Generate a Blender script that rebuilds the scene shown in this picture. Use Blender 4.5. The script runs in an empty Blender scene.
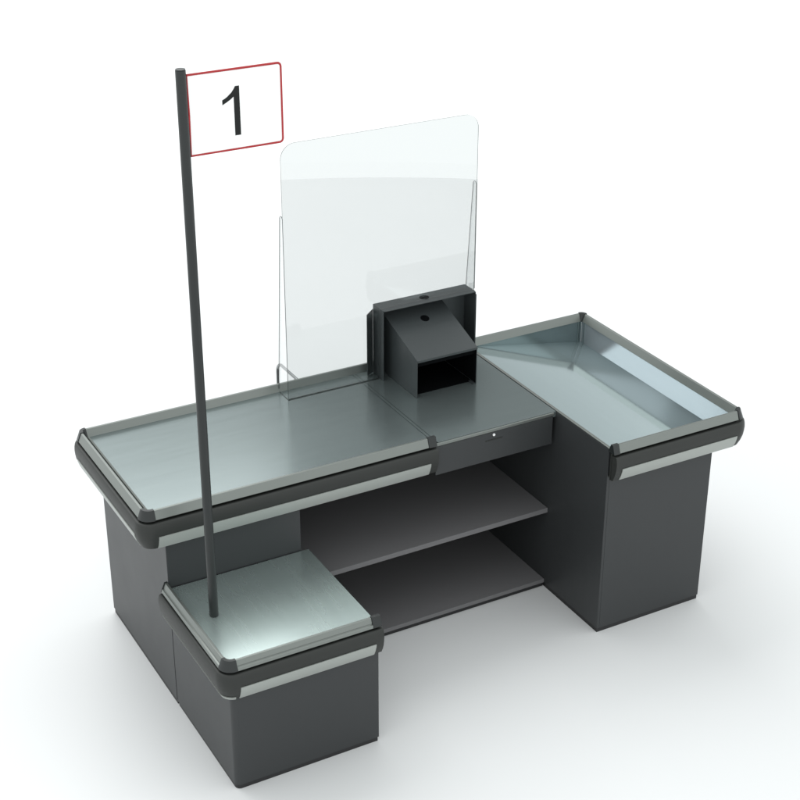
import bpy, bmesh, math
from mathutils import Vector, Matrix
S = bpy.context.scene
COL = S.collection

# ------------------------------------------------------------------ materials
def nodes(name):
    m = bpy.data.materials.new(name); m.use_nodes = True
    nt = m.node_tree
    return m, nt, nt.nodes['Principled BSDF']

def paint(name, col, rough=.45, metal=0.0, spec=.5, grain=.06, gscale=60.0, bump=.0, bscale=400.0, stretch=None):
    """painted / brushed surface: base colour with slight uneven tone and roughness"""
    m, nt, b = nodes(name)
    tc = nt.nodes.new('ShaderNodeTexCoord'); mp = nt.nodes.new('ShaderNodeMapping')
    nt.links.new(tc.outputs['Object'], mp.inputs['Vector'])
    if stretch: mp.inputs['Scale'].default_value = stretch
    n = nt.nodes.new('ShaderNodeTexNoise'); n.inputs['Scale'].default_value = gscale; n.inputs['Detail'].default_value = 4
    nt.links.new(mp.outputs[0], n.inputs['Vector'])
    r = nt.nodes.new('ShaderNodeMapRange'); r.inputs['To Min'].default_value = 1 - grain; r.inputs['To Max'].default_value = 1 + grain
    nt.links.new(n.outputs['Fac'], r.inputs['Value'])
    mx = nt.nodes.new('ShaderNodeVectorMath'); mx.operation = 'SCALE'; mx.inputs[0].default_value = col
    nt.links.new(r.outputs[0], mx.inputs['Scale']); nt.links.new(mx.outputs[0], b.inputs['Base Color'])
    r2 = nt.nodes.new('ShaderNodeMapRange'); r2.inputs['To Min'].default_value = rough * .9; r2.inputs['To Max'].default_value = rough * 1.1
    nt.links.new(n.outputs['Fac'], r2.inputs['Value']); nt.links.new(r2.outputs[0], b.inputs['Roughness'])
    b.inputs['Metallic'].default_value = metal
    b.inputs['Specular IOR Level'].default_value = spec
    if bump:
        n2 = nt.nodes.new('ShaderNodeTexNoise'); n2.inputs['Scale'].default_value = bscale
        nt.links.new(mp.outputs[0], n2.inputs['Vector'])
        bp = nt.nodes.new('ShaderNodeBump'); bp.inputs['Strength'].default_value = bump; bp.inputs['Distance'].default_value = .001
        nt.links.new(n2.outputs['Fac'], bp.inputs['Height']); nt.links.new(bp.outputs[0], b.inputs['Normal'])
    return m

M = {}
M['cab'] = paint('dark_grey_sheet_steel', (.033, .0355, .037), .42, spec=.38, grain=.04, gscale=8, bump=.08, bscale=900)
M['shelf'] = paint('shelf_steel', (.155, .153, .157), .55, spec=.15, grain=.03, gscale=8)
M['plinth'] = paint('black_plinth', (.012, .012, .013), .5)
M['steel'] = paint('satin_steel', (.252, .298, .298), .2, metal=.75, grain=.03, gscale=5, stretch=(.6, 6, 6))
M['steel_side'] = paint('satin_steel_side', (.42, .50, .485), .27, metal=.72, grain=.03, gscale=5, stretch=(6, .6, 6))
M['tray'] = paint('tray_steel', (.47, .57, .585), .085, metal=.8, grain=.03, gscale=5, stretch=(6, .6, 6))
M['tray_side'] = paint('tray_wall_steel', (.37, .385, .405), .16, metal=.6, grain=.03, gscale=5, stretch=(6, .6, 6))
M['tray_back_shaded'] = paint('tray_back_shaded_steel', (.20, .245, .25), .14, metal=.7, grain=.03, gscale=5)  # tray wall steel, shade put into the colour to deepen its reflection
M['alu'] = paint('anodised_aluminium', (.195, .211, .199), .36, metal=.7, grain=.03, gscale=20, stretch=(.4, .4, 8))
M['bump'] = paint('black_rubber_bumper', (.020, .022, .020), .5, spec=.4, grain=.05)
M['cap'] = paint('black_plastic_cap', (.014, .017, .017), .35, spec=.45)
M['blacksteel'] = paint('black_powder_coat', (.042, .049, .051), .45, spec=.42, grain=.05, bump=.1, bscale=1200)
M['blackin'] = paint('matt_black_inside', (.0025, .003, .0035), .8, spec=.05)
M['gap'] = paint('dark_joint', (.03, .035, .035), .6, spec=.2)
M['strip'] = paint('pale_aluminium_strip', (.34, .36, .34), .42, metal=.25, grain=.03, gscale=20, stretch=(.4, .4, 8))
M['chrome'] = paint('chrome', (.30, .31, .31), .22, metal=1.0, grain=.02)
M['white'] = paint('white_sign_face', (.88, .88, .88), .4, grain=.01)
M['red'] = paint('red_frame_paint', (.36, .010, .014), .4)
M['ink'] = paint('dark_numeral', (.012, .013, .013), .5, spec=.2)
M['pole'] = paint('dark_pole_paint', (.018, .021, .021), .4, spec=.4)
M['floor'] = paint('pale_studio_floor', (.685, .692, .695), .45, spec=.3, grain=.008, gscale=1.5)

def clear(name, tint, refl):
    m = bpy.data.materials.new(name); m.use_nodes = True
    nt = m.node_tree; nt.nodes.clear()
    o = nt.nodes.new('ShaderNodeOutputMaterial'); t = nt.nodes.new('ShaderNodeBsdfTransparent')
    t.inputs[0].default_value = (*tint, 1)
    g = nt.nodes.new('ShaderNodeBsdfGlossy'); g.inputs['Roughness'].default_value = .01
    f = nt.nodes.new('ShaderNodeFresnel'); f.inputs['IOR'].default_value = 1.49
    mu = nt.nodes.new('ShaderNodeMath'); mu.operation = 'MULTIPLY'; mu.inputs[1].default_value = refl
    nt.links.new(f.outputs[0], mu.inputs[0])
    x = nt.nodes.new('ShaderNodeMixShader'); nt.links.new(mu.outputs[0], x.inputs[0])
    nt.links.new(t.outputs[0], x.inputs[1]); nt.links.new(g.outputs[0], x.inputs[2])
    nt.links.new(x.outputs[0], o.inputs[0])
    return m
M['acryl'] = clear('clear_acrylic', (.862, .870, .869), .6)
M['fin'] = clear('clear_acrylic_fin', (.99, .995, .995), .35)
def edge():
    m = bpy.data.materials.new('acrylic_edge'); m.use_nodes = True
    nt = m.node_tree; b = nt.nodes['Principled BSDF']; o = nt.nodes['Material Output']
    b.inputs['Base Color'].default_value = (.05, .06, .058, 1); b.inputs['Roughness'].default_value = .3
    t = nt.nodes.new('ShaderNodeBsdfTransparent'); x = nt.nodes.new('ShaderNodeMixShader'); x.inputs[0].default_value = .88
    nt.links.new(t.outputs[0], x.inputs[1]); nt.links.new(b.outputs[0], x.inputs[2]); nt.links.new(x.outputs[0], o.inputs[0])
    return m
M['edge'] = edge()

# ------------------------------------------------------------------ mesh helpers
def link(name, bm, mats, parent=None, smooth=None, bevel=0, seg=2):
    me = bpy.data.meshes.new(name)
    bmesh.ops.recalc_face_normals(bm, faces=bm.faces)
    bm.to_mesh(me); bm.free()
    for m in (mats if isinstance(mats, (list, tuple)) else [mats]): me.materials.append(m)
    o = bpy.data.objects.new(name, me); COL.objects.link(o)
    if parent is not None:
        o.parent = parent
        o.matrix_parent_inverse = parent.matrix_basis.inverted()
    if bevel:
        b = o.modifiers.new('bevel', 'BEVEL'); b.width = bevel; b.segments = seg; b.limit_method = 'ANGLE'; b.angle_limit = math.radians(40)
    if smooth:
        for p in me.polygons: p.use_smooth = True
        me.set_sharp_from_angle(angle=math.radians(smooth))
    return o

def box(bm, x0, x1, y0, y1, z0, z1, mat=0):
    v = [bm.verts.new(p) for p in ((x0,y0,z0),(x1,y0,z0),(x1,y1,z0),(x0,y1,z0),(x0,y0,z1),(x1,y0,z1),(x1,y1,z1),(x0,y1,z1))]
    for q in ((3,2,1,0),(4,5,6,7),(0,1,5,4),(1,2,6,5),(2,3,7,6),(3,0,4,7)):
        f = bm.faces.new([v[i] for i in q]); f.material_index = mat

def hexa(bm, pts, mat=0):
    v = [bm.verts.new(p) for p in pts]
    for q in ((3,2,1,0),(4,5,6,7),(0,1,5,4),(1,2,6,5),(2,3,7,6),(3,0,4,7)):
        f = bm.faces.new([v[i] for i in q]); f.material_index = mat

def prism(bm, poly, d, mat_side=0, mat_cap=0):
    """extrude polygon (3-D points) along vector d"""
    a = [bm.verts.new(p) for p in poly]; d = Vector(d)
    b = [bm.verts.new(Vector(p) + d) for p in poly]
    n = len(poly)
    f = bm.faces.new(a[::-1]); f.material_index = mat_cap
    f = bm.faces.new(b); f.material_index = mat_cap
    for i in range(n):
        f = bm.faces.new((a[i], a[(i+1) % n], b[(i+1) % n], b[i])); f.material_index = mat_side

def sweep(bm, path, profile, closed=False):
    """sweep an (outward, z) profile along a horizontal path of (x, y); outward = right-hand side of travel"""
    n = len(path); rings = []
    for i, p in enumerate(path):
        p = Vector(p)
        a = Vector(path[i-1]) if i > 0 else None; c = Vector(path[i+1]) if i < n-1 else None
        def nrm(u, w):
            d = (w - u).normalized(); return Vector((d.y, -d.x))
        if a is None: m = nrm(p, c)
        elif c is None: m = nrm(a, p)
        else:
            n1, n2 = nrm(a, p), nrm(p, c); m = (n1 + n2).normalized(); m = m / max(.3, m.dot(n1))
        rings.append([bm.verts.new((p.x + m.x*o, p.y + m.y*o, z)) for o, z in profile])
    k = len(profile)
    for i in range(n-1):
        for j in range(k):
            bm.faces.new((rings[i][j], rings[i+1][j], rings[i+1][(j+1) % k], rings[i][(j+1) % k]))
    bm.faces.new(rings[0]); bm.faces.new(rings[-1][::-1])

def tube(bm, path, r, seg=12):
    rings = []; n = len(path); path = [Vector(p) for p in path]
    up = None
    for i, p in enumerate(path):
        t = (path[min(i+1, n-1)] - path[max(i-1, 0)]).normalized()
        if up is None: up = t.orthogonal().normalized()
        up = (up - t * up.dot(t)).normalized(); s = t.cross(up)
        rings.append([bm.verts.new(p + (up*math.cos(a) + s*math.sin(a))*r) for a in [2*math.pi*k/seg for k in range(seg)]])
    for i in range(n-1):
        for j in range(seg):
            bm.faces.new((rings[i][j], rings[i][(j+1) % seg], rings[i+1][(j+1) % seg], rings[i+1][j]))
    bm.faces.new(rings[0][::-1]); bm.faces.new(rings[-1])

def cyl(bm, c, r, axis, h, seg=24):
    c = Vector(c); a = Vector(axis).normalized()
    tube(bm, [c, c + a*h], r, seg)

def arc(cx, cy, r, a0, a1, n=8):
    return [(cx + r*math.cos(math.radians(a0 + (a1-a0)*i/n)), cy + r*math.sin(math.radians(a0 + (a1-a0)*i/n))) for i in range(n+1)]

def empty(name, loc, label, cat):
    o = bpy.data.objects.new(name, None); COL.objects.link(o); o.location = loc
    o.empty_display_size = .1
    o['label'] = label; o['category'] = cat
    return o

# ------------------------------------------------------------------ dimensions (metres)
W1, L, YT, XT = .719, 2.40, -.395, 1.760       # back of belt, length, front of tray, left of tray
H = .896; DK = .866
LIP = [(-.020, .863), (-.005, H), (.004, H), (.017, .8625)]
BUMP = [(0, .850), (.020, .854), (.027, .852), (.030, .846), (.0325, .832), (.0335, .818), (.0325, .800), (.0300, .779),
        (.0225, .752), (.0120, .7285), (.004, .727), (0, .727)]
STRIP = [(.029, .7925), (.0350, .7925), (.0332, .7785), (.0253, .7515), (.0150, .7280), (.0100, .7262), (.010, .729), (.020, .753)]

BUMP, STRIP = ([(o, .85 - (.85 - z)*.875) for o, z in q] for q in (BUMP, STRIP))
def dz(prof, d): return [(o, z + d) for o, z in prof]

# ================================================================== checkout counter
C = empty('checkout_counter', (1.2, .15, 0), 'long dark grey checkout counter with steel top, drawer, open shelves and a deep tray', 'checkout counter')

# decks
bm = bmesh.new(); box(bm, .012, 1.1975, .012, W1-.012, .842, DK); link('belt_top', bm, M['steel'], C)
bm = bmesh.new(); box(bm, 1.2145, 1.7695, .001, W1-.012, .842, DK)
link('cashier_top', bm, M['steel'], C)
bm = bmesh.new(); box(bm, 1.1999, 1.2121, .013, W1-.013, .840, DK); link('joint_strip', bm, M['steel'], C)
# dark joints either side of strip, and the one under the screen
bm = bmesh.new(); box(bm, 1.1977, 1.2143, .0135, W1-.0135, .839, .8612); link('joint_gap', bm, M['gap'], C)

# aluminium lips, broken by black corner caps
def lip(pathpts):
    bm = bmesh.new(); sweep(bm, pathpts, LIP); return link('edge_rail', bm, M['alu'], C, bevel=.0012)
lip([(0, W1-.030), (0, .028)])
lip([(.034, 0), (1.165, 0)])
lip([(L-.022, W1), (.024, W1)])
lip([(L, YT+.022), (L, W1-.022)])
lip([(XT+.030, YT), (L-.022, YT)])
# inner thin bead on the left rail
bm = bmesh.new(); sweep(bm, [(.026, W1-.030), (.026, .034)], [(-.004, .865), (-.004, .872), (.004, .874), (.006, .865)]); link('rail_bead', bm, M['alu'], C)
CAPP = [(-.022, .8635), (-.007, H+.003), (.006, H+.003), (.0195, .862)]
def cap(path, prof=CAPP, name='corner_cap', parent=None):
    bm = bmesh.new(); sweep(bm, path, prof); return link(name, bm, M['cap'], parent or C, smooth=35)
rc = .022
# paths run with the outside on the right-hand side (counter-clockwise seen from above is outside-right)
cap([(0.024, W1)] + arc(rc, W1-rc, rc, 90, 180, 6)[1:-1] + [(0, W1-.030)])
cap([(0, .028)] + arc(.026, .026, .026, 180, 270, 6) + [(.034, 0)])
cap([(L, W1-.022)] + arc(L-rc, W1-rc, rc, 0, 90, 6)[1:-1] + [(L-.022, W1)])
cap([(L-.022, YT)] + arc(L-rc, YT+rc, rc, 270, 360, 6)[1:-1] + [(L, YT+.022)])
cap([(1.165, 0), (1.200, 0)], name='end_cap')
cap([(XT+.002, YT), (XT+.030, YT)], name='end_cap')

# bumpers with an aluminium strip let into the lower half
def bumper(path, strips, parent=C, d=0.0):
    bm = bmesh.new(); sweep(bm, path, dz(BUMP, d)); b = link('bumper', bm, M['bump'], parent, smooth=50)
    for s in strips:
        bm = bmesh.new(); sweep(bm, s, dz(STRIP, d)); t = link('bumper_strip', bm, M['strip'], b, smooth=40)
        t.matrix_parent_inverse = Matrix()
    return b
rb = .030
bumper([(.036, W1)] + arc(rb, W1-rb, rb, 90, 180, 8) + arc(rb, rb, rb, 180, 270, 10) + [(1.200, 0)],
       [[(0, W1-.05), (0, .035)], [(.036, 0), (1.165, 0)]])
bumper([(XT+.006, YT), (L-rb, YT)] + arc(L-rb, YT+rb, rb, 270, 360, 10)[1:] + [(L, W1-.02)],
       [[(XT+.036, YT), (L-.036, YT)], [(L, YT+.045), (L, W1-.05)]])
# rail base behind the bumpers
bm = bmesh.new()
box(bm, .0005, 1.1995, .0005, .011, .7425, .860); box(bm, .0005, .011, .0112, W1-.0005, .7425, .860)
box(bm, .0112, XT+.0, W1-.011, W1-.0005, .7425, .860)
link('rail_base', bm, M['bump'], C)

# left cabinet
bm = bmesh.new()
box(bm, .0764, .622, .024, .7385, .022, .7265); link('cabinet', bm, M['cab'], C, bevel=.002)
bm = bmesh.new(); box(bm, .080, .620, .027, .7355, 0, .0215); link('plinth', bm, M['plinth'], C)
bm = bmesh.new(); box(bm, .0764, 1.199, .0255, .690, .7275, .8415); link('belt_box', bm, M['cab'], C)

# open shelf bay
bm = bmesh.new(); box(bm, .6225, 1.7715, .700, .7065, .022, .8415); link('back_panel', bm, M['shelf'], C)
bm = bmesh.new(); box(bm, .6225, 1.7715, .026, .6995, .374, .396); link('shelf', bm, M['shelf'], C, bevel=.0015)
bm = bmesh.new(); box(bm, .6225, 1.7715, .026, .6995, .022, .040); link('shelf', bm, M['shelf'], C, bevel=.0015)
bm = bmesh.new(); box(bm, .6225, 1.7715, .036, .6995, 0, .0215); link('plinth', bm, M['plinth'], C)
# front edge of the cashier top: a bright folded lip
bm = bmesh.new(); box(bm, 1.203, XT-.003, -.006, .0005, .852, .8655); link('top_edge', bm, M['alu'], C, bevel=.002)

# drawer
bm = bmesh.new(); box(bm, 1.2035, XT-.006, -.003, .012, .722, .850); dr = link('drawer', bm, M['cab'], C, bevel=.0015)
bm = bmesh.new(); box(bm, 1.215, XT-.008, .0125, .55, .730, .838); link('drawer_box', bm, M['cab'], C)
def sub(o, p):
    o.parent = p; o.matrix_parent_inverse = Matrix(); return o
bm = bmesh.new(); cyl(bm, (1.470, -.0025, .8375), .0055, (0, -1, 0), .004); sub(link('lock', bm, M['white'], C), dr)
bm = bmesh.new(); box(bm, 1.432, 1.512, -.0045, -.0028, .813, .818); sub(link('finger_slot', bm, M['bump'], C), dr)

# right cabinet (open-topped shell under the tray)
x1, x2, yf = 1.772, 2.297, -.365
bm = bmesh.new()
box(bm, x1, x1+.012, yf, .7385, .020, .8640)
box(bm, x1+.0122, x2, yf, yf+.012, .020, .742)
box(bm, x2-.012, x2, yf+.0122, .7383, .020, .742)
box(bm, x1+.0122, x2-.0122, .7265, .7385, .020, .742)
link('cabinet', bm, M['cab'], C, bevel=.0015)
bm = bmesh.new(); box(bm, x1+.003, x2-.003, yf+.003, .7355, 0, .0195); link('plinth', bm, M['plinth'], C)

# collecting tray: sloped floor, side walls
def zf(x): return .8655 - (x - 1.79) / (2.385 - 1.79) * (.8655 - .757)
bm = bmesh.new()
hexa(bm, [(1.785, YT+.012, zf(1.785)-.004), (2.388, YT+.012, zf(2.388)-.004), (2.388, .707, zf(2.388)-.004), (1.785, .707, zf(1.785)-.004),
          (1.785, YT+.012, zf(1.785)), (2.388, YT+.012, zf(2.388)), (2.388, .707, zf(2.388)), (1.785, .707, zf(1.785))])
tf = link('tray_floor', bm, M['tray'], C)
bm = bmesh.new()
box(bm, 1.79, 2.3880, .7075, .7115, .735, .8625); link('tray_wall', bm, M['tray_back_shaded'], C); bm = bmesh.new()
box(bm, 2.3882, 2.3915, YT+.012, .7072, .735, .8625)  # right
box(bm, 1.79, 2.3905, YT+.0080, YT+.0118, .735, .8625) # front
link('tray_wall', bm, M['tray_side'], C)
bm = bmesh.new()
for (a, b, c, d_) in ((2.366, 2.3705, .7035, .7072), (2.3845, 2.388, .6830, .6875)):
    box(bm, a, b, c, d_, zf(2.385)+.002, .862)
cp = link('corner_post', bm, M['steel'], C)
# left edge of tray: a thin double lip
bm = bmesh.new(); box(bm, 1.7725, 1.7845, YT+.02, .700, .8645, .8685); link('tray_edge', bm, M['alu'], C, bevel=.001)
bm = bmesh.new(); box(bm, 1.7697, 1.7717, .002, .700, .8480, .8600); link('joint_gap', bm, M['gap'], C)
# underside apron for the tray overhang
bm = bmesh.new(); box(bm, x2+.001, 2.3995, YT+.0005, .7185, .7425, .7505); link('tray_underside', bm, M['cab'], C)
bm = bmesh.new(); box(bm, XT+.004, x2, YT+.0005, YT+.0075, .7425, .860); box(bm, XT+.014, x2, YT+.0078, yf-.0005, .7425, .748)
link('rail_base', bm, M['bump'], C)

# chrome bag loop behind the counter
def rp(y, z): return (.966, y, z)
loop = [rp(.725, .874), rp(.912, .874)] + [rp(.912 + .045*math.sin(t), .829 + .045*math.cos(t)) for t in [math.radians(a) for a in range(10, 91, 10)]] \
     + [rp(.957, .78)] + [rp(.912 + .045*math.cos(t), .775 - .045*math.sin(t)) for t in [math.radians(a) for a in range(0, 91, 10)]] + [rp(.725, .73)]
bm = bmesh.new(); tube(bm, loop, .0065, 12); tube(bm, [(.966, .775, .868), (.966, .775, .736)], .0055, 10)
link('bag_loop', bm, M['chrome'], C, smooth=60)

# ================================================================== small side counter in front
K = empty('side_counter', (.36, -.26, 0), 'low dark grey side counter with pale steel top in front of the long counter', 'side counter')
sx0, sx1, sy = .0648, .655, -.545
SH = .566; SD = .536
dS = SH - H
bm = bmesh.new(); box(bm, sx0+.010, sx1-.004, sy+.010, .020, SD-.022, SD); link('side_top', bm, M['steel_side'], K, bevel=.0015)
bm = bmesh.new()
pl = [(sx0+.012, .018)] + arc(sx0+.012+.022, sy+.001+.022, .022, 180, 270, 8) + [(sx1, sy+.001), (sx1, .018)]
prism(bm, [(x, y, .020) for x, y in pl], (0, 0, SD-.023-.020)); link('cabinet', bm, M['cab'], K, smooth=40)
bm = bmesh.new()
pl = [(sx0+.016, .015)] + arc(sx0+.016+.02, sy+.005+.02, .02, 180, 270, 8) + [(sx1-.003, sy+.005), (sx1-.003, .015)]
prism(bm, [(x, y, 0) for x, y in pl], (0, 0, .0195)); link('plinth', bm, M['plinth'], K)
def klink(name, path, prof, mat, **k):
    bm = bmesh.new(); sweep(bm, path, prof); return link(name, bm, mat, K, **k)
LIPS = dz([(-.022, .863), (-.006, H), (.003, H), (.010, .878), (.010, .874), (.017, .872), (.020, .8615), (0, .8615)], dS)
klink('edge_rail', [(sx0, .018), (sx0, sy+.030)], LIPS, M['alu'], bevel=.001)
klink('edge_rail', [(sx0+.034, sy), (sx1-.030, sy)], LIPS, M['alu'], bevel=.001)
CP2 = dz([(-.024, .8635), (-.007, H+.003), (.006, H+.003), (.017, .872), (.021, .862)], dS)
klink('corner_cap', [(sx0, sy+.030)] + arc(sx0+.028, sy+.028, .028, 180, 270, 8)[1:-1] + [(sx0+.034, sy)], CP2, M['cap'], smooth=40)
klink('end_cap', [(sx1-.030, sy), (sx1+.004, sy)], CP2, M['cap'])
klink('end_cap', [(sx0, .0215), (sx0, .0182)], CP2, M['cap'])
bm = bmesh.new(); sweep(bm, [(sx0, .021)] + arc(sx0+rb, sy+rb, rb, 180, 270, 10) + [(sx1+.006, sy)], dz(BUMP, dS)); kb = link('bumper', bm, M['bump'], K, smooth=50)
for s in ([(sx0, .020)] + arc(sx0+rb, sy+rb, rb, 180, 262, 8), [(sx0+.036, sy), (sx1-.026, sy)]):
    bm = bmesh.new()
    prof = dz(STRIP, dS)
    if len(s) > 2: prof = dz([(.012, .757), (.0222, .756), (.0150, .7432), (.0100, .7417), (.008, .744)], dS)
    sweep(bm, s, prof); t = link('bumper_strip', bm, M['strip'], K, smooth=40); t.parent = kb; t.matrix_parent_inverse = Matrix()
bm = bmesh.new(); box(bm, sx0+.0005, sx1, sy+.0005, sy+.0095, .413, .530); box(bm, sx0+.0005, sx0+.0095, sy+.0098, .019, .413, .530)
link('rail_base', bm, M['bump'], K)

# ================================================================== numbered pole
P = empty('number_pole', (.1605, -.220, SD), 'tall dark pole on the low side counter with a red framed number 1 sign', 'sign pole')
bm = bmesh.new(); tube(bm, [(.1555, -.2195, SD+.001), (.1555, -.2195, 2.532)], .0165, 32); tb = link('pole', bm, M['pole'], P, smooth=50)
bm = bmesh.new(); tube(bm, [(.1555, -.2195, 2.5322), (.1555, -.2195, 2.536)], .0155, 32); link('pole_cap', bm, M['cap'], P, smooth=50)
sx, ex, zb, zt, rr = .1745, .4900, 2.2580, 2.5145, .012
outl = [(sx, zt), (sx, zb)] + arc(ex-rr, zb+rr, rr, 270, 360, 6) + arc(ex-rr, zt-rr, rr, 0, 90, 6)
bm = bmesh.new(); prism(bm, [(x, -.2215, z) for x, z in outl], (0, .003, 0)); sg = link('sign_panel', bm, M['white'], P)
bm = bmesh.new()
n = len(outl); cc = Vector((sum(p[0] for p in outl)/n, sum(p[1] for p in outl)/n))
path = [(x, -.220, z) for x, z in outl]
path = [(sx, -.220, (zt+zb)/2)] + path[1:] + [path[0], (sx, -.220, (zt+zb)/2)]
tube(bm, path, .0040, 10); fr = link('sign_frame', bm, M['red'], P, smooth=50)
num = [(0.3316, 2.4605), (0.3453, 2.4605), (0.3453, 2.3026), (0.3255, 2.3026), (0.3255, 2.4279), (0.3200, 2.4235), (0.3118, 2.4181), (0.2996, 2.4114), (0.2866, 2.4052),
       (0.2866, 2.4209), (0.2960, 2.4250), (0.3044, 2.4302), (0.3188, 2.4421), (0.3262, 2.4515)]
bm = bmesh.new(); prism(bm, [(x, -.2221, z) for x, z in num], (0, .0004, 0)); nm = link('numeral', bm, M['ink'], P)
for o in (fr, nm):
    o.parent = sg; o.matrix_parent_inverse = Matrix()

# ================================================================== clear protective screen
G = empty('protective_screen', (1.3, .612, DK), 'tall clear acrylic screen with rounded top corners standing on the long counter', 'screen')
gx0, gx1, gz0, gz1, gr = .8560, 1.7450, DK+.0012, 1.9580, .062
outl = [(gx0, gz0), (1.2840, gz0), (1.2840, 1.1885), (gx1, 1.1885)] + arc(gx1-gr, gz1-gr, gr, 0, 90, 10) + arc(gx0+gr, gz1-gr, gr, 90, 180, 10)
bm = bmesh.new(); prism(bm, [(x, .610, z) for x, z in outl], (0, .004, 0), 1, 0); link('pane', bm, [M['acryl'], M['edge']], G)
for x in (gx0, gx1-.003):
    f = [(.6145, gz0), (.706, gz0), (.706, gz0+.015), (.640, 1.655), (.632, 1.664), (.622, 1.664), (.6145, 1.655)]
    bm = bmesh.new(); prism(bm, [(x, y, z) for y, z in f], (.003, 0, 0), 1, 0); link('side_fin', bm, [M['fin'], M['edge']], G)
bm = bmesh.new(); box(bm, gx0+.004, 1.2835, .6150, .6185, gz0, gz0+.002); link('base_strip', bm, M['edge'], G)

# ================================================================== terminal stand
T = empty('terminal_stand', (1.5, .52, DK), 'black folded steel terminal stand with sloped open box, on the long counter top', 'terminal stand')
hx0, hx1, hy0, hy1, hz = 1.287, 1.735, .580, .676, 1.1855
th = .002
bm = bmesh.new(); box(bm, hx0+th, hx1-th, hy1-th, hy1, DK+.001, hz-th); link('back_plate', bm, M['blacksteel'], T)
# hood: top cover with rounded front corners
r3 = .012
top = [(hx0, hy1)] + arc(hx0+r3, hy0+r3, r3, 180, 270, 6) + arc(hx1-r3, hy0+r3, r3, 270, 360, 6) + [(hx1, hy1)]
bm = bmesh.new(); prism(bm, [(x, y, hz-th) for x, y in top], (0, 0, th)); link('top_cover', bm, M['blacksteel'], T)
bm = bmesh.new()
pr = [(hy0+.004, DK+.055), (hy1, DK+.001), (hy1, hz-th-.0003), (hy0+.004, hz-th-.0003)]
pl_ = [(hy0+.004, DK+.001), (hy1, DK+.001), (hy1, hz-th-.0003), (hy0+.004, hz-th-.0003)]
prism(bm, [(hx0, y, z) for y, z in pl_], (th, 0, 0)); link('side_flange', bm, M['blacksteel'], T)
bm = bmesh.new(); prism(bm, [(hx1-th, y, z) for y, z in pr], (th, 0, 0)); link('side_flange', bm, M['blacksteel'], T)
# flared wings behind the flanges
bm = bmesh.new(); a, b = Vector((1.2868, .6775)), Vector((1.250, .657))
hexa(bm, [(b.x, b.y, .862+.006), (a.x, a.y, .868), (a.x+.0015, a.y+.0015, .868), (b.x+.0015-.003, b.y+.003, .868),
          (b.x, b.y, 1.150), (a.x, a.y, 1.163), (a.x+.0015, a.y+.0015, 1.163), (b.x-.0015, b.y+.003, 1.150)]); link('flared_wing', bm, M['blacksteel'], T)
bm = bmesh.new(); a, b = Vector((1.7365, .640)), Vector((1.7450, .596))
hexa(bm, [(a.x, a.y, .93), (b.x, b.y, .93), (b.x+.002, b.y+.001, .93), (a.x+.002, a.y+.001, .93),
          (a.x, a.y, 1.172), (b.x, b.y, 1.165), (b.x+.002, b.y+.001, 1.165), (a.x+.002, a.y+.001, 1.172)]); link('flared_wing', bm, M['blacksteel'], T)
# flat black disc in place of the dark open hole in the cover
bm = bmesh.new(); cyl(bm, (1.510, .634, hz-.0005), .021, (0, 0, 1), .0018, 28); gm = link('black_disc', bm, M['blackin'], T)
# wedge box: sides, sloped roof, lip, inner returns
bx0, bx1, by0, by1 = 1.330, 1.617, .373, .673
zr = lambda y: 1.037 + (y - by0) * .345
side = [(by0, DK+.001), (by1, DK+.001), (by1, zr(by1)-.0025), (by0, zr(by0)-.0025)]
w = []
for xx in (bx0, bx1-.002):
    bm = bmesh.new(); prism(bm, [(xx, y, z) for y, z in side], (.002, 0, 0)); link('box_side', bm, M['blacksteel'], T)
bm = bmesh.new(); prism(bm, [(bx0-.0005, by0-.001, zr(by0)-.0022), (bx0-.0005, by1, zr(by1)-.0022), (bx0-.0005, by1, zr(by1)), (bx0-.0005, by0-.001, zr(by0))], (bx1-bx0+.001, 0, 0))
rf = link('box_roof', bm, M['blacksteel'], T)
bm = bmesh.new(); box(bm, bx0-.0005, bx1+.0005, by0-.0035, by0-.0012, zr(by0)-.010, zr(by0)+.0005); link('roof_lip', bm, M['blacksteel'], T, bevel=.0008)
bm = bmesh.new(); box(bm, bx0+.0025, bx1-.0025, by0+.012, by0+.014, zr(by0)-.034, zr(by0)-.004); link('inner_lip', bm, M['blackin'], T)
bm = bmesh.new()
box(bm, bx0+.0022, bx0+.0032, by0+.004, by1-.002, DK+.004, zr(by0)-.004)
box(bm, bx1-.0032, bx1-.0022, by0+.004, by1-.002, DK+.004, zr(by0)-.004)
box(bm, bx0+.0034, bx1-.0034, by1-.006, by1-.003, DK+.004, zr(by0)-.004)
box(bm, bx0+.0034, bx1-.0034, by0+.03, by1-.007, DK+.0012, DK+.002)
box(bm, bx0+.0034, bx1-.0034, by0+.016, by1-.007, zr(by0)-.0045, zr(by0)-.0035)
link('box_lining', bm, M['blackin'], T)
for xa, xb in ((bx0+.002, bx0+.018), (bx1-.018, bx1-.002)):
    bm = bmesh.new(); box(bm, xa, xb, by0+.0005, by0+.035, DK+.0022, DK+.0036); link('foot_flange', bm, M['blacksteel'], T)
n_ = Vector((0, -.345, 1)).normalized()
bm = bmesh.new(); cyl(bm, Vector((1.488, .588, zr(.588)-.0005)), .019, n_, .0018, 28); gr2 = link('black_disc', bm, M['blackin'], T)  # flat black disc laid on the sloped roof

# ================================================================== setting
bm = bmesh.new()
bmesh.ops.create_circle(bm, cap_ends=True, segments=160, radius=5.39, matrix=Matrix.Translation((1.2, .4, 0)))
fl = link('floor', bm, M['floor']); fl['kind'] = 'structure'

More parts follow.
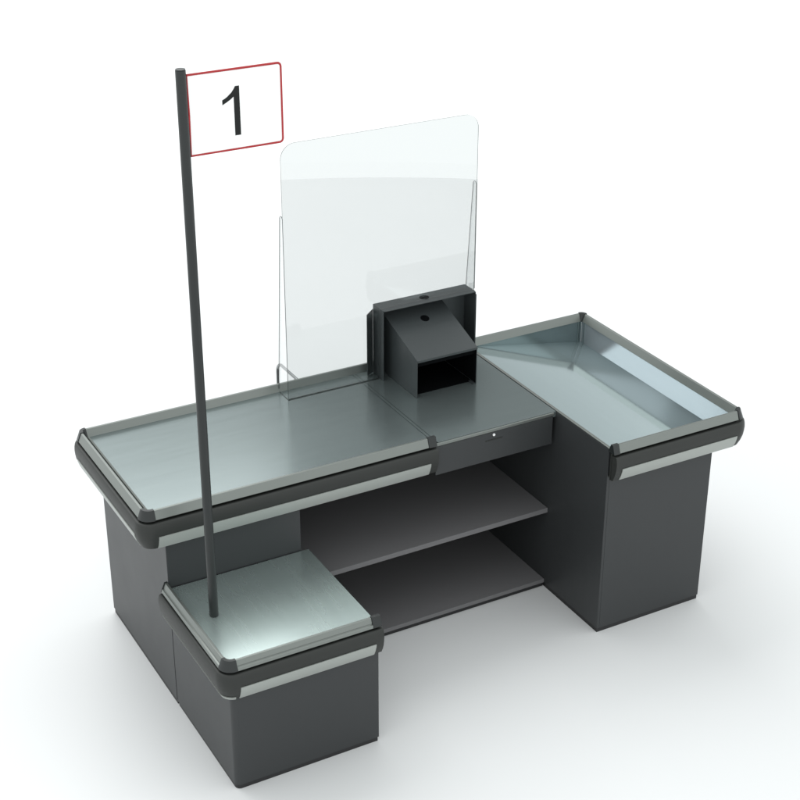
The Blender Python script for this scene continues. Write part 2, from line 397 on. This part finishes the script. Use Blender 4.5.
# ------------------------------------------------------------------ light
w = bpy.data.worlds.new('World'); S.world = w; w.use_nodes = True
bg = w.node_tree.nodes['Background']; bg.inputs[0].default_value = (.965, 1.0, 1.0, 1); bg.inputs[1].default_value = 1.5
# studio surround: white, with one dim patch low behind the right-hand side
wn = w.node_tree; tc = wn.nodes.new('ShaderNodeTexCoord'); dt = wn.nodes.new('ShaderNodeVectorMath'); dt.operation = 'DOT_PRODUCT'
az, el = math.radians(35), math.radians(26)
dt.inputs[1].default_value = (math.sin(az)*math.cos(el), math.cos(az)*math.cos(el), math.sin(el))
mr = wn.nodes.new('ShaderNodeMapRange'); mr.interpolation_type = 'SMOOTHSTEP'
mr.inputs['From Min'].default_value = math.cos(math.radians(22)); mr.inputs['From Max'].default_value = math.cos(math.radians(5))
mr.inputs['To Min'].default_value = 1.3; mr.inputs['To Max'].default_value = .30
wn.links.new(tc.outputs['Generated'], dt.inputs[0]); wn.links.new(dt.outputs['Value'], mr.inputs['Value']); wn.links.new(mr.outputs[0], bg.inputs[1])
def area(name, loc, target, sx_, sy_, power, col=(1, 1, 1)):
    l = bpy.data.lights.new(name, 'AREA'); l.shape = 'RECTANGLE'; l.size = sx_; l.size_y = sy_; l.energy = power; l.color = col
    o = bpy.data.objects.new(name, l); COL.objects.link(o); o.location = loc
    o.rotation_euler = (Vector(target) - Vector(loc)).to_track_quat('-Z', 'Y').to_euler()
    return o
area('softbox_lamp', (.6, 6.9, 9.6), (1.3, 1.0, .2), 10, 8, 660)

# ------------------------------------------------------------------ camera
cam = bpy.data.cameras.new('camera'); co = bpy.data.objects.new('camera', cam); COL.objects.link(co)
yaw, pitch, roll = .5054, -.4683, .0019
cy_, sy_, cp_, sp_ = math.cos(yaw), math.sin(yaw), math.cos(pitch), math.sin(pitch)
f = Vector((sy_*cp_, cy_*cp_, sp_)); r = Vector((cy_, -sy_, 0)); u = r.cross(f)
r, u = r*math.cos(roll) + u*math.sin(roll), u*math.cos(roll) - r*math.sin(roll)
m = Matrix((( r.x, u.x, -f.x), (r.y, u.y, -f.y), (r.z, u.z, -f.z)))
co.matrix_world = Matrix.Translation((-1.5533, -4.6929, 3.8073)) @ m.to_4x4()
cam.sensor_width = 36; cam.lens = 36 * 1579.2 / 800; cam.clip_end = 200; cam.clip_start = .05
S.camera = co

S.render.engine = 'CYCLES'
S.cycles.max_bounces = 10; S.cycles.transparent_max_bounces = 16
S.render.resolution_x = 1024; S.render.resolution_y = 1024
S.view_settings.view_transform = 'Standard'; S.view_settings.look = 'None'; S.view_settings.exposure = 0; S.view_settings.gamma = 1
